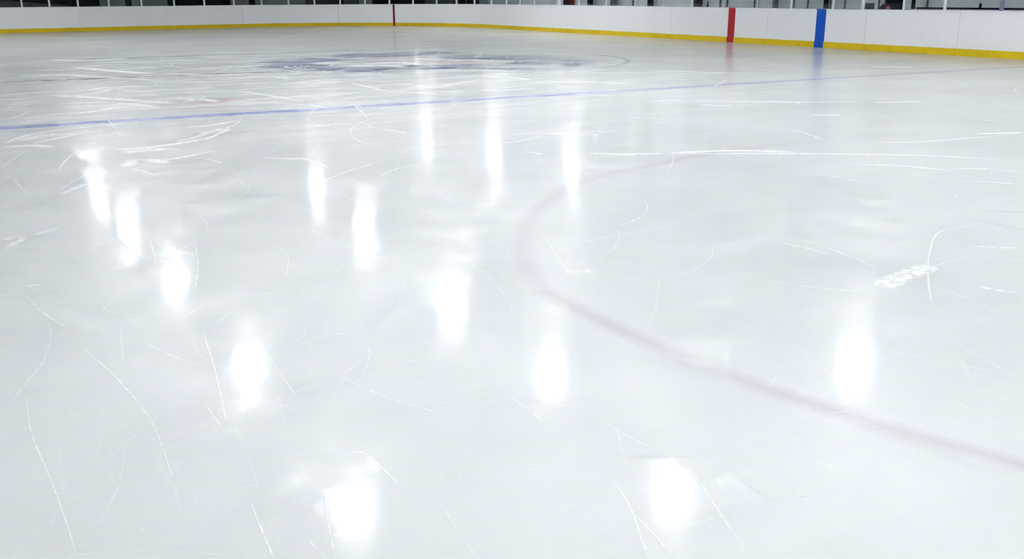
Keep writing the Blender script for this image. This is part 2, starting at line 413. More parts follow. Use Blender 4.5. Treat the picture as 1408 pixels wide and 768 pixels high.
# ---- doorway in the right wall; a black panel stands for its dark inside
def wall_doorway(px0, px1, top, lb):
    s0, s1 = wsp(px0), wsp(px1); c = curve((s0 + s1) / 2, WOFF)
    r = empty('door_1', (c.x, c.y, 0)); tag(r, lb, 'door', kind='structure')
    bm = bmesh.new(); sweep(bm, s0 + .03, s1 - .03, WOFF - .04, WOFF - .005, 0, top, origin=c); link_bm('dark_opening_panel', bm, M_BLACK, r)  # black sheet in place of the unlit space inside the doorway
    bm = bmesh.new()
    for a, b, z0, z1 in ((s0 - .04, s0 + .03, 0, top + .08), (s1 - .03, s1 + .04, 0, top + .08), (s0 + .03, s1 - .03, top, top + .08)): sweep(bm, a, b, WOFF - .09, WOFF - .004, z0, z1, origin=c)
    link_bm('door_frame', bm, M_BLACK, r)
wall_doorway(1221, 1241, 4.2, 'tall doorway with its dark inside painted black, in the light grey wall right of the blue board stripe')

# ---- uprights and columns of the right wall
def column(name, px, wpx, mt, lb, cat, off=WOFF - .3, depth=.16, top=CEIL_Z, group=None):
    s = s_at(px, off, 1.45); c = curve(s, off); d = (c - Vector((0, 0, 0))).length
    t = tangent(s); w = wpx / FOC * c.y / max(.35, abs(t.x) + abs(t.y) * abs(c.x) / c.y * .0 + .0)
    # width across the line of sight
    vd = Vector((c.x, c.y, 0)).normalized(); across = abs(t.x * vd.y - t.y * vd.x)
    w = wpx / FOC * c.dot(Vector((0, 1, 0))) / max(across, .2)
    w = max(.03, w - depth * .35)
    r = empty(name, (c.x, c.y, -.03), math.atan2(t.y, t.x))
    bm = bmesh.new(); box(bm, -w / 2, w / 2, -depth / 2, depth / 2, .02, top + .03, bevel=min(.008, w * .15)); link_bm('shaft', bm, mt, r)
    bm = bmesh.new(); box(bm, -w / 2 - .05, w / 2 + .05, -depth / 2 - .05, depth / 2 + .05, 0, .02, bevel=.004); link_bm('base_plate', bm, M_GREYM, r)
    tag(r, lb, cat, group)
    return r
column('steel_column', 894.5, 5.5, M_BLACK, 'black steel column behind the boards, left of the wide red stripe', 'column')
column('steel_column', 957.5, 4.2, M_BROWN, 'brown steel column, wider of the close pair left of the wide red stripe', 'column')
column('steel_column', 963.6, 2.0, M_BROWN, 'thin brown steel column, right one of the close pair left of the red stripe', 'column')
column('steel_column', 1066.5, 5.0, M_GREYM, 'grey-green steel column between the red and blue board stripes', 'column')
column('steel_column', 1136.3, 4.2, M_BLACK, 'black steel column rising directly above the blue board stripe', 'column')
column('steel_column', 1256.5, 2.4, M_BLACK, 'slim black steel column just right of the dark doorway', 'column')
column('steel_column', 811.5, 5.0, M_NAVY, 'dark navy steel column just right of the maroon banner', 'column')
column('steel_column', 843.5, 7.0, M_GREYM, 'bluish grey column midway between the maroon banner and the black column', 'column', depth=.1)
for px, lb in ((990.5, 'thin dark upright on the grey wall just left of the wide red stripe'), (1000, 'thin dark upright on the wall above the left edge of the red stripe'),
               (1037.6, 'thin grey upright, left of a pair right of the red stripe'), (1042, 'thin grey upright, right of a pair right of the red stripe'),
               (1091.5, 'thin dark upright right of the grey-green column'), (1111, 'thin dark upright left of the blue board stripe'),
               (1142.3, 'thin dark upright beside the black column above the blue stripe'), (1162.3, 'thin dark upright right of the blue board stripe'),
               (1209, 'thin dark upright left of the dark doorway'), (1275.5, 'thin dark upright right of the slim black column'), (870.5, 'thin dark upright left of the black column')):
    column('wall_upright', px, 1.6, M_GREYM, lb, 'upright', off=WOFF - .04, depth=.06)

# ---- maroon and red banner hanging on the wall
s0, s1, s2 = s_at(775, WOFF - .06, 1.45), s_at(784, WOFF - .06, 1.45), s_at(790, WOFF - .06, 1.45)
c = curve((s0 + s2) / 2, WOFF - .06); r = empty('banner', (c.x, c.y, 0))
tag(r, 'tall maroon and red cloth banner hanging on the wall behind the corner boards', 'banner')
bm = bmesh.new(); sweep(bm, s0, s1, WOFF - .075, WOFF - .06, .6, 4.0, step=.08, origin=c); link_bm('maroon_field', bm, M_DARKCLOTH, r)
bm = bmesh.new(); sweep(bm, s1, s2, WOFF - .075, WOFF - .06, .6, 4.0, step=.08, origin=c); link_bm('red_band', bm, M_REDCLOTH, r)['label'] = 'red band'
bm = bmesh.new(); sweep(bm, s0 - .06, s2 + .06, WOFF - .085, WOFF - .055, 4.0, 4.05, origin=c); link_bm('hanging_rod', bm, M_GREYM, r)

# ---------------------------------------------------------------- dasher boards
SEAMS = [-150, -30, 109, 228, 334, 465, 592, 712, 823, 923, 1055, 1190, 1318, 1450]
ss = [0.3] + [s_at(p, 0, .7) for p in SEAMS if s_at(p, 0, .7) is not None]
s = ss[-1]
while s + 3.4 < S_TOTAL: s += 3.4; ss.append(s)
KICK = .19
STRIPES = [(541.6, 2.9, M_DKRED, 'stripe', 'thin dark red stripe'), (1005.8, 9.4, M_RED, 'stripe', 'wide red stripe'), (1128.3, 13.0, M_BLUE, 'stripe', 'wide blue stripe')]
st_s = []
for px, w, mt, nm, lb in STRIPES:
    a, b = s_at(px - w / 2, 0, .7), s_at(px + w / 2, 0, .7); st_s.append((a, b, mt, nm, lb))
def rank(i, n): return ['first', 'second', 'third', 'fourth', 'fifth', 'sixth', 'seventh', 'eighth', 'ninth', 'tenth', 'eleventh', 'twelfth', 'thirteenth', 'fourteenth', 'fifteenth', 'sixteenth', 'seventeenth'][i]
def where(i, marks, names):
    """Words that place item i by the nearest striped board panel."""
    j = min(range(len(marks)), key=lambda q: abs(marks[q] - i)); d = i - marks[j]
    return (d, names[j])
panel_of = [next(k for k in range(len(ss) - 1) if ss[k] <= (a + b) / 2 < ss[k + 1]) for a, b, *_ in st_s]
vis = [k for k in range(len(ss) - 1) if (lambda p: p is not None and p > 0)(px_of(*curve(ss[k + 1]).xy, .7)) and (lambda p: p is not None and p < 1408)(px_of(*curve(ss[k]).xy, .7))]
for k in range(len(ss) - 1):
    a, b = ss[k] + .006, ss[k + 1] - .006
    c = curve((a + b) / 2); r = empty('dasher_board', (c.x, c.y, 0))
    d, nm = where(k, panel_of, ['the panel with the thin dark red stripe', 'the panel with the wide red stripe', 'the panel with the wide blue stripe'])
    if d == 0: lb = 'white rink board panel with a ' + ['thin dark red', 'wide red', 'wide blue'][panel_of.index(k)] + ' vertical stripe and yellow kickplate'
    elif k in vis: lb = 'plain white board panel, %s %s of %s' % (rank(abs(d) - 1, 0), 'left' if d < 0 else 'right', nm)
    else: lb = 'plain white rink board panel beyond the %s edge of the photo' % ('left' if k < vis[0] else 'right')
    tag(r, lb, 'rink board', 'panels of the rink boards')
    bm = bmesh.new(); sweep(bm, a, b, 0.0, .09, .012, lambda s: board_h(s) - .035, origin=c); link_bm('board_face', bm, M_BOARD, r)
    bm = bmesh.new(); sweep(bm, a, b, -.022, -.001, .001, KICK, bevel=.008, origin=c); link_bm('kickplate', bm, M_YELLOW, r)['label'] = 'yellow kickplate'
    bm = bmesh.new(); sweep(bm, a, b, -.018, .15, lambda s: board_h(s) - .034, board_h, bevel=.008, origin=c); link_bm('cap_rail', bm, M_CAP, r)
    for q in (.15, .5, .85):
        bm = bmesh.new(); sq = a + (b - a) * q; sweep(bm, sq - .03, sq + .03, .091, .15, .0, lambda s: board_h(s) - .036, origin=c); link_bm('rear_stud', bm, M_ALU, r)
    for a2, b2, mt, nm2, lb2 in st_s:
        if ss[k] <= (a2 + b2) / 2 < ss[k + 1]:
            bm = bmesh.new()
            sweep(bm, a2, b2, -.004, -.0005, KICK + .001, lambda s: board_h(s) - .036, step=.1, origin=c)
            sweep(bm, a2, b2, -.0265, -.0225, .001, KICK + .002, step=.1, origin=c)
            sweep(bm, a2, b2, -.0225, -.0005, KICK + .001, KICK + .003, step=.1, origin=c)
            sweep(bm, a2, b2, -.0215, -.0185, lambda s: board_h(s) - .034, lambda s: board_h(s) + .001, step=.1, origin=c)
            link_bm('painted_stripe', bm, mt, r)['label'] = lb2

# ---------------------------------------------------------------- posts and panes of the shield
PX = [-60, -12, 30, 68, 107.3, 149.8, 194.7, 239.5, 281, 321.6, 359.8, 396.8, 432.4, 467.8, 502, 535.6, 568, 600.4, 627.7, 652.4, 676, 696.4, 715.2, 734.6, 769, 796, 834, 873.5, 912.7, 951.3, 995.0, 1041.5, 1088.5, 1146, 1187, 1243, 1299.6, 1377.6, 1455]
PW = {769: 5, 796: 2.2, 834: 1.5, 873.5: 1.0, 912.7: 1.8, 951.3: 2.4, 995.0: 1.0, 1041.5: 1.0, 1088.5: 2.5, 1146: 3.0, 1187: 3.4, 1243: 3.0, 1299.6: 3.6, 1377.6: 5.0}
PS = [s_at(p, .07, 1.28) for p in PX]
while PS[-1] + 2.4 < S_TOTAL - .5: PS.append(PS[-1] + 2.4); PX.append(9999)
GL_H = 1.8
stripe_px = [541.6, 1005.8, 1128.3]; stripe_nm = ['the thin dark red board stripe', 'the wide red board stripe', 'the wide blue board stripe']
def side_rank(px, arr):
    j = min(range(3), key=lambda q: abs(stripe_px[q] - px)); m0 = stripe_px[j]
    if px < m0: n = sum(1 for p in arr if px < p < m0); return 'left', n, stripe_nm[j]
    n = sum(1 for p in arr if m0 < p < px); return 'right', n, stripe_nm[j]
dep = .04
PWID = []
for px, s in zip(PX, PS):
    c = curve(s, .07); t = tangent(s)
    vd = Vector((c.x, c.y, 0)).normalized(); across = max(.25, abs(t.x * vd.y - t.y * vd.x))
    wp = PW.get(px, 1.9 if px < 700 else 1.6)
    PWID.append(max(.035, (wp / FOC * c.y - dep * (1 - across)) / across) if px < 9000 else .06)
for i in range(len(PS) - 1):
    px, s, w = PX[i], PS[i], PWID[i]
    c = curve(s, .07); t = tangent(s); hb = board_h(s); rz = math.atan2(t.y, t.x)
    dark = px == 1377.6; pm = M_POST_SHADE if dark else M_POST
    r = empty('glass_shield', (c.x, c.y, hb))
    sd, n, nm = side_rank(px, PX)
    if px < 0 or px > 1408: lb = 'clear shield section beyond the %s edge of the photo' % ('left' if px < 0 else 'right')
    else: lb = 'clear shield section, its %s post %s %s of %s' % ('shade-painted grey-violet' if dark else 'white', rank(n, 0), sd, nm)
    tag(r, lb, 'glass shield', 'sections of the rink shield')
    bm = bmesh.new(); box(bm, -w / 2, w / 2, -dep / 2, dep / 2, .012, GL_H + .06, bevel=.004); q = link_bm('post', bm, pm, r); q.rotation_euler = (0, 0, rz); q['label'] = ('shade-painted grey-violet' if dark else 'white') + ' metal post'
    bm = bmesh.new(); box(bm, -w / 2 - .002, w / 2 + .002, -dep / 2 - .012, dep / 2 + .012, .0008, .0115, bevel=.002); link_bm('base_bracket', bm, pm, r).rotation_euler = (0, 0, rz)
    a, b = s + w / 2 + .006, PS[i + 1] - PWID[i + 1] / 2 - .006
    bm = bmesh.new(); sweep(bm, a, b, .064, .076, lambda s: board_h(s) + (.0305 if px > 1200 else .014) - hb, lambda s: board_h(s) + GL_H - hb, origin=c); link_bm('glass', bm, M_GLASS, r)
    bm = bmesh.new(); sweep(bm, a, b, .052, .088, lambda s: board_h(s) + .0008 - hb, lambda s: board_h(s) + (.030 if px > 1200 else .0135) - hb, origin=c); link_bm('bottom_channel', bm, M_LILAC if px > 760 else M_POST, r)

# ---------------------------------------------------------------- things behind the right-hand glass
def on_curve(px, off, z=1.4):
    s = s_at(px, off, z); c = curve(s, off); t = tangent(s); return s, c, math.atan2(t.y, t.x)
# black bench with a high back
bo = .95
sA = s_at(1261, bo, 1.35); sB = min(s_at(1408, bo, 1.35) + 3.0, S_TOTAL - 6)
c = curve((sA + sB) / 2, bo); r = empty('players_bench', (c.x, c.y, -.03)); tag(r, 'long black bench with a high back rail, behind the glass at right', 'bench')
zb = lambda s: 1.278 + .03
bm = bmesh.new(); sweep(bm, sA, sB, bo - .02, bo + .03, 1.20, 1.295, bevel=.008, origin=c); link_bm('back_rail', bm, M_BLACK, r)
bm = bmesh.new(); sweep(bm, sA, sB, bo - .42, bo - .06, .64, .69, bevel=.008, origin=c); link_bm('seat', bm, M_BLACK, r)
sq = sA + .1
while sq < sB:
    bm = bmesh.new(); sweep(bm, sq, sq + .05, bo - .02 + .051, bo + .09, .0, 1.29, origin=c); link_bm('leg', bm, M_BLACK, r)
    bm = bmesh.new(); sweep(bm, sq, sq + .05, bo - .40, bo - .35, .0, .639, origin=c); link_bm('leg', bm, M_BLACK, r)
    bm = bmesh.new(); sweep(bm, sq, sq + .05, bo - .349, bo + .03, .58, .639, origin=c); link_bm('seat_bracket', bm, M_BLACK, r)
    sq += 1.6
# dark bottle on the rail
s, c, rz = on_curve(1348.3, bo + .005, 1.36)
r = empty('squeeze_bottle', (c.x, c.y, 1.266), rz); tag(r, 'small dark squeeze bottle standing on the black bench rail', 'bottle')
bm = bmesh.new(); lathe(bm, [(0, .0), (.034, .0), (.037, .006), (.037, .06), (.03, .068), (.037, .078), (.036, .1), (.022, .112), (0, .113)]); link_bm('bottle_body', bm, M_NAVY, r, True)
bm = bmesh.new(); lathe(bm, [(0, .113), (.024, .113), (.024, .125), (.012, .13), (.009, .145), (0, .147)]); link_bm('cap', bm, M_GREYM, r, True)
# low bench behind the boards, carrying a case and a bag
sA, sB = s_at(1176, .75, 1.2), s_at(1232, .75, 1.2)
c = curve((sA + sB) / 2, .75); t = tangent((sA + sB) / 2); L = sB - sA
r = empty('low_bench', (c.x, c.y, -.03), math.atan2(t.y, t.x)); tag(r, 'low grey bench behind the boards carrying the black case and bag', 'bench')
bm = bmesh.new(); box(bm, -L / 2, L / 2, -.2, .2, .86, .90, .006); link_bm('seat', bm, M_GREYM, r)
for x in (-L / 2 + .1, L / 2 - .1):
    for y in (-.15, .15): bm = bmesh.new(); box(bm, x - .025, x + .025, y - .025, y + .025, 0, .859, .003); link_bm('leg', bm, M_BLACK, r)
# black case, slightly flared at the foot
s, c, rz = on_curve(1196.2, .75, 1.35)
r = empty('equipment_case', (c.x, c.y, .871), rz); tag(r, 'black box-shaped case standing behind the boards left of the dark doorway', 'case')
bm = bmesh.new(); w = .108
rings = []
for z, k in ((0, 1.22), (.25, 1.14), (.40, 1.0), (.47, .98)):
    rings.append([bm.verts.new(v) for v in ((-w * k * 1.05, -.09, z), (w, -.09, z), (w, .09, z), (-w * k * 1.05, .09, z))])
for a, b in zip(rings, rings[1:]):
    for i in range(4): j = (i + 1) % 4; bm.faces.new((a[i], a[j], b[j], b[i]))
bm.faces.new(rings[0][::-1]); bm.faces.new(rings[-1]); bmesh.ops.bevel(bm, geom=bm.edges[:], offset=.006, segments=2, affect='EDGES'); link_bm('case_body', bm, M_NAVY, r)
bm = bmesh.new(); box(bm, -w * 1.06, w * 1.06, -.098, .098, .471, .505, .008); link_bm('lid', bm, M_NAVY, r)
bm = bmesh.new()
for x in (-.05, .045): box(bm, x - .003, x + .008, -.118, -.0975, .37, .39)
box(bm, -.053, .053, -.13, -.118, .37, .39, .003); link_bm('handle', bm, M_NAVY, r)
# rounded dark bag with a reddish end
s, c, rz = on_curve(1217.3, .75, 1.33)
r = empty('kit_bag', (c.x, c.y, .871), rz); tag(r, 'rounded dark bag with a reddish end, in front of the dark doorway', 'bag')
def bag_bm(x0, x1, rr, zz, sc=1.0, nx=10, na=20):
    bm = bmesh.new(); rings = []
    for i in range(nx + 1):
        u = i / nx; x = x0 + (x1 - x0) * u; k = (1 - abs(2 * u - 1) ** 4 * .22) * sc
        rings.append([bm.verts.new((x, rr * .8 * k * math.cos(2 * math.pi * j / na), zz * .5 + (zz * .5) * k * math.copysign(abs(math.sin(2 * math.pi * j / na)) ** .75, math.sin(2 * math.pi * j / na)))) for j in range(na)])
    for a, b in zip(rings, rings[1:]):
        for j in range(na): bm.faces.new((a[j], a[(j + 1) % na], b[(j + 1) % na], b[j]))
    bm.faces.new(rings[0][::-1]); bm.faces.new(rings[-1]); return bm
link_bm('bag_body', bag_bm(-.14, .10, .17, .48), M_NAVY, r, True)
link_bm('end_panel', bag_bm(.101, .135, .165, .46, .9, 4), M_SKINRED, r, True)['label'] = 'reddish end'
bm = bmesh.new()
pr = []
for i in range(13):
    a = math.pi * i / 12; pr.append((.085 * math.cos(a) - .02, .48 + .045 * math.sin(a)))
for (x, z), (x2, z2) in zip(pr, pr[1:]):
    vs = [bm.verts.new(v) for v in ((x, -.015, z - .004), (x, .015, z - .004), (x, .015, z + .004), (x, -.015, z + .004), (x2, -.015, z2 - .004), (x2, .015, z2 - .004), (x2, .015, z2 + .004), (x2, -.015, z2 + .004))]
    for f in ((0, 1, 5, 4), (1, 2, 6, 5), (2, 3, 7, 6), (3, 0, 4, 7)): bm.faces.new([vs[q] for q in f])
link_bm('carry_strap', bm, M_BLACK, r)
# small dark stanchion left of the red stripe
s, c, rz = on_curve(973.3, 1.0, 1.35)
r = empty('stanchion', (c.x, c.y, -.03), rz); tag(r, 'slim dark stanchion tip showing above the boards, just left of the wide red stripe', 'stanchion')
bm = bmesh.new(); lathe(bm, [(0, .02), (.035, .02), (.035, 1.36), (.03, 1.37), (0, 1.37)], 16); link_bm('pole', bm, M_NAVY, r, True)
bm = bmesh.new(); lathe(bm, [(0, 1.37), (.022, 1.371), (.02, 1.44), (.01, 1.455), (0, 1.456)], 16); link_bm('finial', bm, M_NAVY, r, True)
bm = bmesh.new(); lathe(bm, [(0, 0), (.16, 0), (.15, .015), (.04, .02), (0, .02)], 24); link_bm('base', bm, M_NAVY, r, True)

# ---------------------------------------------------------------- painted markings under the ice
def mark(o, lb): return tag(o, lb, 'ice marking', kind='structure')
def ext(a, b, k0, k1): d = b - a; return a - d * k0, b + d * k1
a, b = G(0, 176.3), G(1408, 91.6); a, b = ext(a, b, .5, .0)
s_hit = None
bo_ = strip('blue_line', lerp_pts(a, b, 60), .36, M_BLUE_LINE, .0012 * .3, .25, fade_along=lambda u: max(.30, 1.0 - max(0, u - .33) / .67 * .95) )  # paling to the right paints in the reflection washing over the line
mark(bo_, 'near blue line crossing the ice from the left edge, paled to the right by painted-in glare')
a, b = G(0, 113.2), G(960, 75.5); a, b = ext(a, b, .3, .18)
mark(strip('red_line', lerp_pts(a, b, 60), .30, M_RED_LINE, .0010 * .3, .3, fade_along=lambda u: 1.0 if u < .45 else max(.12, 1 - (u - .45) * 3)), 'dull red centre line running behind the near blue line')
a, b = G(0, 86), G(750, 60); a, b = ext(a, b, .15, .12)
mark(strip('blue_line', lerp_pts(a, b, 60), .34, M_FAR_BLUE, .0012 * .3, .3, fade_along=lambda u: .9 if u < .4 else max(.15, .9 - (u - .4) * 2.0)), 'faint far blue line nearest the end boards')
# centre circle ring and worn logo
CX, CY, CR = -2.05, 25.2, 5.05
ring = [Vector((CX + CR * math.cos(2 * math.pi * i / 120), CY + CR * math.sin(2 * math.pi * i / 120), 0)) for i in range(121)]
mark(strip('center_circle', ring, .2, M_RING, .0014 * .3, .4, fade_along=lambda u: .08 + .75 * max(0, math.cos(2 * math.pi * (u + .02))) ** 2), 'grey-blue centre circle ring around the worn logo')
def disc_paint(name, cx, cy, R, mat, z, fn, nr=60, na=160):
    verts, faces, col = [(cx, cy, z)], [], [fn(cx, cy)]
    for i in range(1, nr + 1):
        for j in range(na):
            a = 2 * math.pi * j / na; x = cx + R * i / nr * math.cos(a); y = cy + R * i / nr * math.sin(a)
            verts.append((x, y, z)); col.append(fn(x, y) if i < nr else 0.0)
    for j in range(na): faces.append((0, 1 + j, 1 + (j + 1) % na))
    for i in range(nr - 1):
        for j in range(na): faces.append((1 + i * na + j, 1 + (i + 1) * na + j, 1 + (i + 1) * na + (j + 1) % na, 1 + i * na + (j + 1) % na))
    me = bpy.data.meshes.new(name); me.from_pydata(verts, [], faces)
    at = me.attributes.new('paint', 'FLOAT', 'POINT'); at.data.foreach_set('value', col); me.materials.append(mat)
    o = bpy.data.objects.new(name, me); COL.objects.link(o); return o
BL = [(418, 88, 36, 6, 2.6), (372, 84, 22, 3, .5), (490, 76.5, 30, 3, .9), (545, 75.5, 32, 2.5, .9), (590, 73, 35, 2, .7), (505, 96, 38, 3.5, 1.1), (580, 92.5, 45, 3, 1.0), (640, 90, 30, 3, .75),
      (640, 79, 40, 3, .7), (690, 80, 30, 3.5, .8), (720, 87, 35, 3, .75), (700, 95, 60, 2.0, .7), (784, 87.5, 16, 4, .7), (740, 79, 40, 3.5, .55), (660, 101, 60, 1.5, .5), (450, 82, 30, 4, .6), (800, 86, 40, 5, .3), (440, 95, 40, 2.0, .8)]
blobs = []
for px, py, wx, wy, am in BL:
    g0 = G(px, py); rx = abs(G(px + wx, py).x - g0.x); ry = abs(G(px, py - wy).y - G(px, py + wy).y) / 2; blobs.append((g0.x, g0.y, rx, ry, am))
def logo(x, y):
    v = sum(1.5 * am * math.exp(-(((x - bx) / rx) ** 2 + ((y - by) / ry) ** 2)) for bx, by, rx, ry, am in blobs)
    n = mnoise.fractal(Vector((x * 1.2, y * .9, 3.3)), 1.0, 2.0, 4) 
    return max(0.0, min(1.0, v * (1 + .5 * n) * 1.0 - .05))
mark(disc_paint('center_logo', CX, CY, CR - .2, M_LOGO, .0016 * .3, logo), 'large worn navy blue logo ring painted at centre ice')
def red_smear(x, y):
    g1, g2 = G(540, 86), G(610, 85); r1 = 1.2
    return max(math.exp(-(((x - g1.x) / 1.3) ** 2 + ((y - g1.y) / .7) ** 2)), math.exp(-(((x - g2.x) / 1.2) ** 2 + ((y - g2.y) / .7) ** 2))) * .8 - .05
mark(disc_paint('center_spot', G(570, 85.5).x, G(570, 85.5).y, 2.6, ice_mat('worn_rust_paint_under_ice', (.42, .22, .24), (.4, .62, 2.5)), .0018 * .3, red_smear, 20, 60), 'worn reddish patch in the middle of the centre logo')
# near face-off circle: least-squares circle through points seen on the ice
fp = [G(*p) for p in ((805, 248), (900, 226), (1000, 207), (1120, 195), (718, 330), (768, 410), (870, 461), (1000, 515), (1190, 578), (1300, 610), (1408, 637))]
chain = [(1250, 185), (1120, 195), (1000, 207), (900, 226), (805, 248), (742, 285), (718, 330), (730, 375), (768, 410), (870, 461), (1000, 515), (1190, 578), (1300, 610), (1408, 639), (1520, 672)]
cg = [G(*p) for p in chain]
def spline(P, n=12):
    out = []
    for i in range(len(P) - 1):
        p0, p1, p2, p3 = P[max(i - 1, 0)], P[i], P[i + 1], P[min(i + 2, len(P) - 1)]
        for k in range(n):
            t = k / n; out.append(.5 * ((2 * p1) + (p2 - p0) * t + (2 * p0 - 5 * p1 + 4 * p2 - p3) * t * t + (3 * p1 - p0 - 3 * p2 + p3) * t ** 3))
    out.append(P[-1]); return out
def fade_fo(u):
    return 1.0 if u > .55 else (.35 + .65 * abs(u - .42) / .42 if u > .2 else .6 * u / .2 + .05)
mark(strip('faceoff_circle', spline(cg, 14), lambda u: .15 + .09 * min(1, abs(u - .95) * 1.2), M_PINK, .0013 * .3, .95, fade_along=fade_fo), 'faded pinkish red face-off circle curving across the near right ice')
for (px, py, wx, wy), lb in (((300, 139, 40, 6.5), 'worn red face-off spot just behind the near blue line'), ((1128, 92.5, 45, 3.0), 'faint red face-off spot near the blue stripe on the side boards')):
    g0 = G(px, py); rx = abs(G(px + wx, py).x - g0.x); ry = abs(G(px, py - wy).y - G(px, py + wy).y) / 2
    k = 1.0 if px < 500 else .35
    mark(disc_paint('faceoff_spot', g0.x, g0.y, max(rx, ry), M_SPOT, .0015 * .3, lambda x, y: k * math.exp(-(((x - g0.x) / rx / .6) ** 2 + ((y - g0.y) / ry / .6) ** 2)) - .05, 16, 48), lb)
for (p, q), lb in ((((1346, 290), (1440, 291.5)), 'faint red dash at the right edge, the farther of two'), (((1325, 299), (1440, 322)), 'faint red dash at the right edge, the nearer of two')):
    mark(strip('faceoff_dash', lerp_pts(G(*p), G(*q), 8), .09, M_PINK, .0014 * .3, .9, fade_along=lambda u: .7 * min(1, u * 3 + .2)), lb)

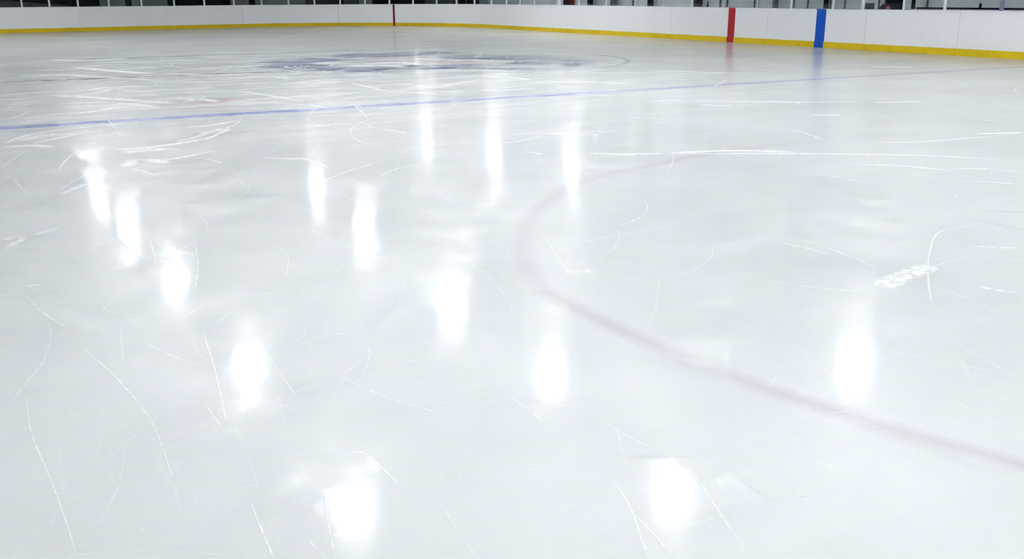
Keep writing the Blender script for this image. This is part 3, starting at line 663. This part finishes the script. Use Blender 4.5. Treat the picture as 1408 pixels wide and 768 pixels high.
# ---------------------------------------------------------------- skate marks: blade cuts and shaved snow lying on the ice
STROKES = [  # (points, width in m, strength)
 ([(2, 203), (40, 200), (76, 202)], .16, .9), ([(6, 198), (30, 188), (70, 180), (150, 172)], .10, .7), ([(40, 198), (95, 187), (152, 177)], .09, .8), ([(14, 196), (60, 186), (100, 184), (130, 176)], .3, .45),
 ([(150, 188), (112, 204), (90, 221), (80, 236)], .025, .8), ([(0, 232), (18, 219), (36, 206)], .02, .6), ([(18, 245), (28, 257), (42, 270)], .015, .6), ([(75, 268), (100, 250), (121, 238)], .02, .7),
 ([(136, 155), (150, 166), (162, 180), (168, 191)], .02, .6), ([(155, 206), (210, 202), (290, 190)], .14, .8), ([(165, 210), (205, 206), (250, 205)], .3, .55), ([(170, 231), (190, 220), (240, 225)], .22, .5), ([(175, 231), (197, 235), (211, 240)], .05, .9),
 ([(195, 220), (240, 218), (300, 206)], .10, .6), ([(80, 268), (100, 260), (118, 252)], .10, .6), ([(240, 195), (270, 188), (300, 178)], .10, .6), ([(250, 175), (290, 172), (330, 165)], .18, .5),
 ([(335, 160), (324, 171), (302, 179), (280, 187)], .04, .9), ([(280, 193), (300, 184), (318, 176)], .10, .7), ([(275, 184), (292, 180), (310, 176)], .18, .6), ([(350, 218), (400, 217), (432, 222), (456, 232)], .035, .8), ([(360, 216), (395, 218), (430, 218)], .14, .4),
 ([(280, 218), (292, 220), (306, 225)], .05, .7), ([(470, 154), (520, 177), (562, 183)], .02, .8), ([(520, 177), (545, 180), (565, 184)], .05, .8), ([(560, 150), (520, 160), (490, 172), (482, 181), (490, 192), (515, 200), (545, 203)], .022, .7),
 ([(440, 250), (480, 235), (522, 222)], .03, .6), ([(515, 247), (548, 231), (582, 227)], .02, .6), ([(410, 174), (450, 172), (466, 168)], .05, .7), ([(430, 172), (455, 173)], .12, .5), ([(320, 192), (360, 190), (380, 189)], .03, .6), ([(290, 212), (310, 205), (345, 203)], .03, .5),
 ([(600, 172), (620, 174), (642, 175)], .03, .7), ([(690, 185), (760, 183), (860, 180)], .05, .75), ([(690, 197), (720, 193), (752, 186)], .05, .8), ([(740, 183), (800, 185), (830, 185)], .08, .5), ([(710, 210), (728, 209), (748, 213)], .07, .6), ([(590, 200), (625, 197), (662, 193)], .06, .5),
 ([(800, 210), (860, 212), (930, 210), (1010, 208)], .09, .7), ([(820, 214), (1000, 211), (1180, 212), (1300, 215), (1408, 222)], .07, .8), ([(900, 212), (1000, 207), (1100, 209)], .14, .6), ([(1150, 226), (1240, 228), (1320, 236)], .06, .7), ([(1300, 232), (1350, 232), (1408, 236)], .06, .7),
 ([(1180, 196), (1260, 195), (1330, 190), (1400, 184)], .05, .8), ([(1340, 184), (1380, 183), (1408, 182)], .12, .6), ([(1315, 249), (1360, 250), (1408, 254)], .03, .9), ([(1085, 178), (1110, 184), (1133, 192)], .04, .7), ([(1105, 238), (1150, 243), (1200, 254)], .02, .7), ([(1110, 158), (1140, 158), (1156, 158)], .08, .7), ([(1200, 141), (1240, 140), (1270, 139)], .08, .9), ([(1050, 138), (1090, 140), (1100, 142)], .08, .6), ([(1350, 165), (1408, 168)], .05, .7),
 ([(1360, 305), (1320, 312), (1290, 320), (1279, 343), (1276, 375), (1279, 405), (1283, 420)], .011, .8), ([(1205, 398), (1240, 384), (1275, 368), (1360, 345)], .012, .7), ([(1210, 396), (1240, 380), (1285, 364)], .20, .55), ([(1225, 390), (1255, 377), (1280, 368)], .09, .6),
 ([(1048, 328), (1090, 337), (1122, 344), (1141, 351)], .014, .8), ([(1090, 325), (1150, 345), (1215, 372)], .010, .7), ([(1010, 380), (1120, 395), (1200, 402)], .010, .6), ([(1340, 338), (1370, 340), (1408, 341)], .035, .6), ([(1340, 393), (1380, 400), (1408, 402)], .04, .5), ([(1270, 390), (1330, 410), (1380, 432)], .008, .5),
 ([(85, 452), (130, 492), (170, 530), (210, 582), (235, 650), (252, 725)], .006, .7), ([(62, 432), (70, 460), (60, 495), (35, 528), (8, 562)], .006, .6), ([(35, 528), (42, 590), (70, 660), (92, 720), (108, 775)], .006, .7), ([(165, 440), (168, 480), (172, 500)], .005, .5),
 ([(275, 445), (292, 495), (303, 540), (314, 597)], .007, .9), ([(282, 556), (296, 575), (310, 594)], .006, .9), ([(345, 455), (380, 505), (412, 552)], .006, .6), ([(192, 468), (235, 488), (282, 506)], .006, .7), ([(450, 505), (505, 535), (570, 558), (625, 572)], .006, .6), ([(405, 478), (440, 463), (500, 455)], .006, .6),
 ([(460, 628), (495, 621), (520, 638), (550, 668)], .007, .9), ([(345, 690), (360, 728), (380, 775)], .006, .9), ([(446, 672), (452, 720), (462, 775)], .006, .8), ([(420, 735), (436, 755), (455, 775)], .005, .7), ([(60, 745), (80, 705), (102, 680)], .004, .4),
 ([(840, 655), (868, 700), (892, 775)], .006, .8), ([(870, 705), (900, 735), (925, 768)], .008, .8), ([(925, 610), (965, 668), (1000, 720), (1030, 760)], .006, .7), ([(1300, 462), (1350, 492), (1408, 522)], .006, .5), ([(700, 545), (725, 562), (752, 585)], .006, .7), ([(660, 620), (700, 640), (760, 648)], .004, .4), ([(820, 575), (865, 600), (905, 620)], .005, .5), ([(1110, 625), (1140, 640), (1165, 655)], .005, .5),
 ([(150, 325), (190, 350), (255, 365)], .010, .6), ([(205, 325), (212, 350), (214, 362)], .012, .5), ([(268, 330), (272, 365), (268, 400)], .010, .7), ([(0, 345), (40, 325), (85, 312)], .08, .5), ([(0, 330), (30, 325), (70, 318)], .12, .4), ([(230, 450), (280, 420), (310, 408)], .006, .6), ([(35, 395), (55, 390)], .06, .5), ([(360, 325), (395, 350), (390, 388)], .006, .5), ([(35, 405), (60, 430), (100, 455)], .008, .6), ([(275, 402), (350, 405), (410, 398)], .007, .5),
 # long streaks of shaved snow round the centre, seen nearly edge on
 ([(0, 128), (60, 127), (120, 124), (150, 118)], .22, .7), ([(50, 130), (110, 133), (200, 139), (250, 143)], .28, .75), ([(90, 133), (130, 128), (155, 123)], .16, .7), ([(60, 157), (110, 155), (150, 150), (170, 147)], .16, .8), ([(70, 144), (120, 141), (180, 143), (230, 150)], .22, .6), ([(0, 150), (20, 147), (45, 144)], .14, .6), ([(10, 164), (30, 158), (42, 153)], .06, .8),
 ([(20, 105), (80, 103), (160, 107), (240, 112)], .35, .6), ([(100, 92), (140, 96), (190, 100), (215, 101)], .45, .7), ([(60, 82), (120, 83), (180, 80)], .5, .7), ([(40, 97), (90, 96), (130, 93)], .3, .65), ([(190, 113), (240, 112), (300, 113)], .25, .65), ([(220, 100), (280, 103), (360, 100)], .3, .6), ([(250, 140), (270, 136), (285, 133)], .1, .7), ([(220, 135), (280, 137), (300, 140)], .2, .7),
 ([(280, 128), (330, 126), (380, 133), (420, 140)], .14, .7), ([(300, 148), (360, 142), (420, 144), (460, 150)], .12, .5), ([(260, 118), (310, 116), (370, 116)], .14, .6), ([(310, 109), (370, 105), (410, 107)], .2, .8), ([(370, 105), (395, 108), (405, 108)], .12, .8), ([(380, 117), (420, 112), (470, 109), (540, 112)], .14, .7), ([(480, 114), (505, 119), (530, 125)], .10, .9), ([(440, 122), (520, 124), (570, 127), (620, 132)], .10, .7), ([(540, 116), (580, 118), (600, 119), (630, 114), (680, 106)], .10, .85), ([(440, 133), (470, 130), (490, 128)], .10, .7), ([(660, 124), (690, 124), (740, 121)], .14, .85), ([(740, 112), (790, 113), (830, 113), (870, 116)], .16, .8), ([(790, 129), (820, 131), (850, 132)], .12, .7), ([(660, 108), (750, 103), (820, 100), (960, 101), (1080, 99)], .12, .6), ([(620, 105), (700, 106), (730, 111)], .2, .6), ([(880, 140), (930, 138), (1060, 140), (1200, 140)], .14, .5), ([(960, 144), (990, 145), (1010, 145)], .1, .6), ([(820, 158), (880, 162), (960, 164)], .05, .5),
 ([(1190, 91.5), (1230, 92), (1260, 92)], .2, .7), ([(880, 96), (960, 99), (1030, 101)], .2, .5), ([(500, 88), (540, 86), (580, 88)], .4, .7), ([(470, 91), (520, 90), (560, 92)], .4, .7), ([(560, 80), (620, 82), (680, 84)], .3, .6), ([(590, 97), (650, 96), (700, 97)], .25, .6), ([(420, 78), (470, 80), (520, 80)], .3, .6)]
verts, faces, col = [], [], []
n_ribbon = [0]
def ribbon(P, width, amp):
    n_ribbon[0] += 1; zr = .0006 + n_ribbon[0] * 1.0e-6
    base = len(verts); n = len(P); seed = random.random() * 100
    for i, p in enumerate(P):
        t = (P[min(i + 1, n - 1)] - P[max(i - 1, 0)]); t.z = 0
        if t.length < 1e-6: t = Vector((1, 0, 0))
        t.normalize(); nn = Vector((-t.y, t.x, 0)); u = i / (n - 1)
        env = min(1, 5 * u, 5 * (1 - u)) * (.75 + .5 * mnoise.noise(Vector((u * 7, seed, 0))))
        w = width * (.6 + .4 * min(1, 4 * u, 4 * (1 - u)))
        for k, a in ((-.5, 0), (-.22, .8), (0, 1), (.22, .8), (.5, 0)):
            q = p + nn * (k * w); verts.append((q.x, q.y, zr)); col.append(max(0, min(1, a * amp * env)))
    for i in range(n - 1):
        for j in range(4): faces.append((base + i * 5 + j, base + (i + 1) * 5 + j, base + (i + 1) * 5 + j + 1, base + i * 5 + j + 1))
for pts, w, am in STROKES: ribbon(spline([G(*p) for p in pts], 14), w, am * (1.9 if w >= .08 else 1.3))
def rand_arc(x, y, L, curv, a0, w, am):
    P = []; a = a0; p = Vector((x, y, 0)); n = 26
    for i in range(n):
        P.append(p.copy()); p += Vector((math.cos(a), math.sin(a), 0)) * (L / n); a += curv * L / n
    ribbon(P, w, am)
for i in range(420):
    d = 2.2 + 20 * random.random() ** 1.5; x = (random.random() - .5) * d * 1.3
    if random.random() < .4: x = -abs(x)
    rand_arc(x, d, random.uniform(.25, .18 * d + .8), random.uniform(-1, 1) * (1.0 if d < 8 else .35), random.uniform(0, 6.28), .0022 * d * random.uniform(.5, 1.0), random.uniform(.2, .6))
for i in range(230):                                    # denser round the left half of the centre zone
    x = random.gauss(-6.0, 3.0); y = random.gauss(17.5, 3.2)
    if y < 12: continue
    rand_arc(x, y, random.uniform(.6, 3.0), random.uniform(-.35, .35), random.gauss(.5, .7), random.uniform(.03, .13) * (y / 19) ** 1.6, random.uniform(.35, .8))
me = bpy.data.meshes.new('skate_marks'); me.from_pydata(verts, [], faces)
at = me.attributes.new('paint', 'FLOAT', 'POINT'); at.data.foreach_set('value', col); me.materials.append(M_MARK)
o = bpy.data.objects.new('skate_marks', me); COL.objects.link(o)
tag(o, 'fine white skate scratches and shaved snow across the ice', 'skate marks', kind='stuff')

# ---------------------------------------------------------------- ceiling lamps
LAMP_Z = 6.0
def make_lamp():
    r = empty('high_bay_lamp', (0, 0, LAMP_Z))
    bm = bmesh.new(); lathe(bm, [(.262, -.01), (.275, -.02), (.29, .0), (.375, .215), (.368, .22), (.278, .004), (.262, .012)], 36); link_bm('uplight_screen', bm, M_ALU, r, True)  # flared rim added to hide the uplight from low views
    bm = bmesh.new(); lathe(bm, [(.115, .205), (.135, .20), (.135, .36), (.10, .40), (.05, .41), (0, .41)], 36); link_bm('housing', bm, M_ALU, r, True)
    bm = bmesh.new(); lathe(bm, [(0, -.15), (.08, -.145), (.16, -.125), (.22, -.085), (.252, -.045), (.262, -.01)], 36); link_bm('lens', bm, M_LAMP, r, True)
    bm = bmesh.new(); lathe(bm, [(.262, .012), (.225, .11), (.137, .19)], 36); link_bm('added_uplight', bm, M_ADDED_UPLIGHT, r, True)  # glowing uplight added to bounce light off the ceiling
    bm = bmesh.new(); lathe(bm, [(0, .41), (.012, .41), (.012, CEIL_Z - LAMP_Z - .0005), (0, CEIL_Z - LAMP_Z - .0005)], 10); link_bm('suspension_rod', bm, M_ALU, r)
    tag(r, 'round high-bay lamp hanging from the ceiling over the ice, mirrored in it or added out of view for brightness', 'ceiling lamp', 'high-bay lamps over the rink')
    return r
lamp0 = make_lamp()
LAMPS = [(586, 186), (680, 215), (785, 240), (135, 272), (176, 318), (241, 388), (437, 262), (502, 325), (342, 512), (623, 425), (757, 515), (1172, 508), (485, 708), (925, 683)]
spots = []
for x, y in LAMPS:
    d = ray(x, y); k = (LAMP_Z + H_EYE) / -d.z; spots.append((d.x * k, d.y * k))
spots += [(5.6, 7.2), (10.6, 12.4), (1.5, 2.0), (-20.5, 27), (-27, 36), (-27, 25), (-4.0, -4.0), (8.0, -1.0)]  # extra lamps added out of view to brighten ice and boards
for i, (x, y) in enumerate(spots):
    if i == 0: r = lamp0
    else:
        r = lamp0.copy(); COL.objects.link(r)
        for ch in list(lamp0.children):
            c2 = ch.copy(); COL.objects.link(c2); c2.parent = r
    r.location = (x, y, LAMP_Z)

# ---------------------------------------------------------------- world and colour management
w = bpy.data.worlds.new('world'); S.world = w; w.use_nodes = True
w.node_tree.nodes['Background'].inputs[0].default_value = (.8, .88, .95, 1); w.node_tree.nodes['Background'].inputs[1].default_value = .05
S.view_settings.view_transform = 'Standard'; S.view_settings.look = 'None'; S.view_settings.gamma = 1.0; S.view_settings.use_curve_mapping = False
S.view_settings.exposure = 0.09
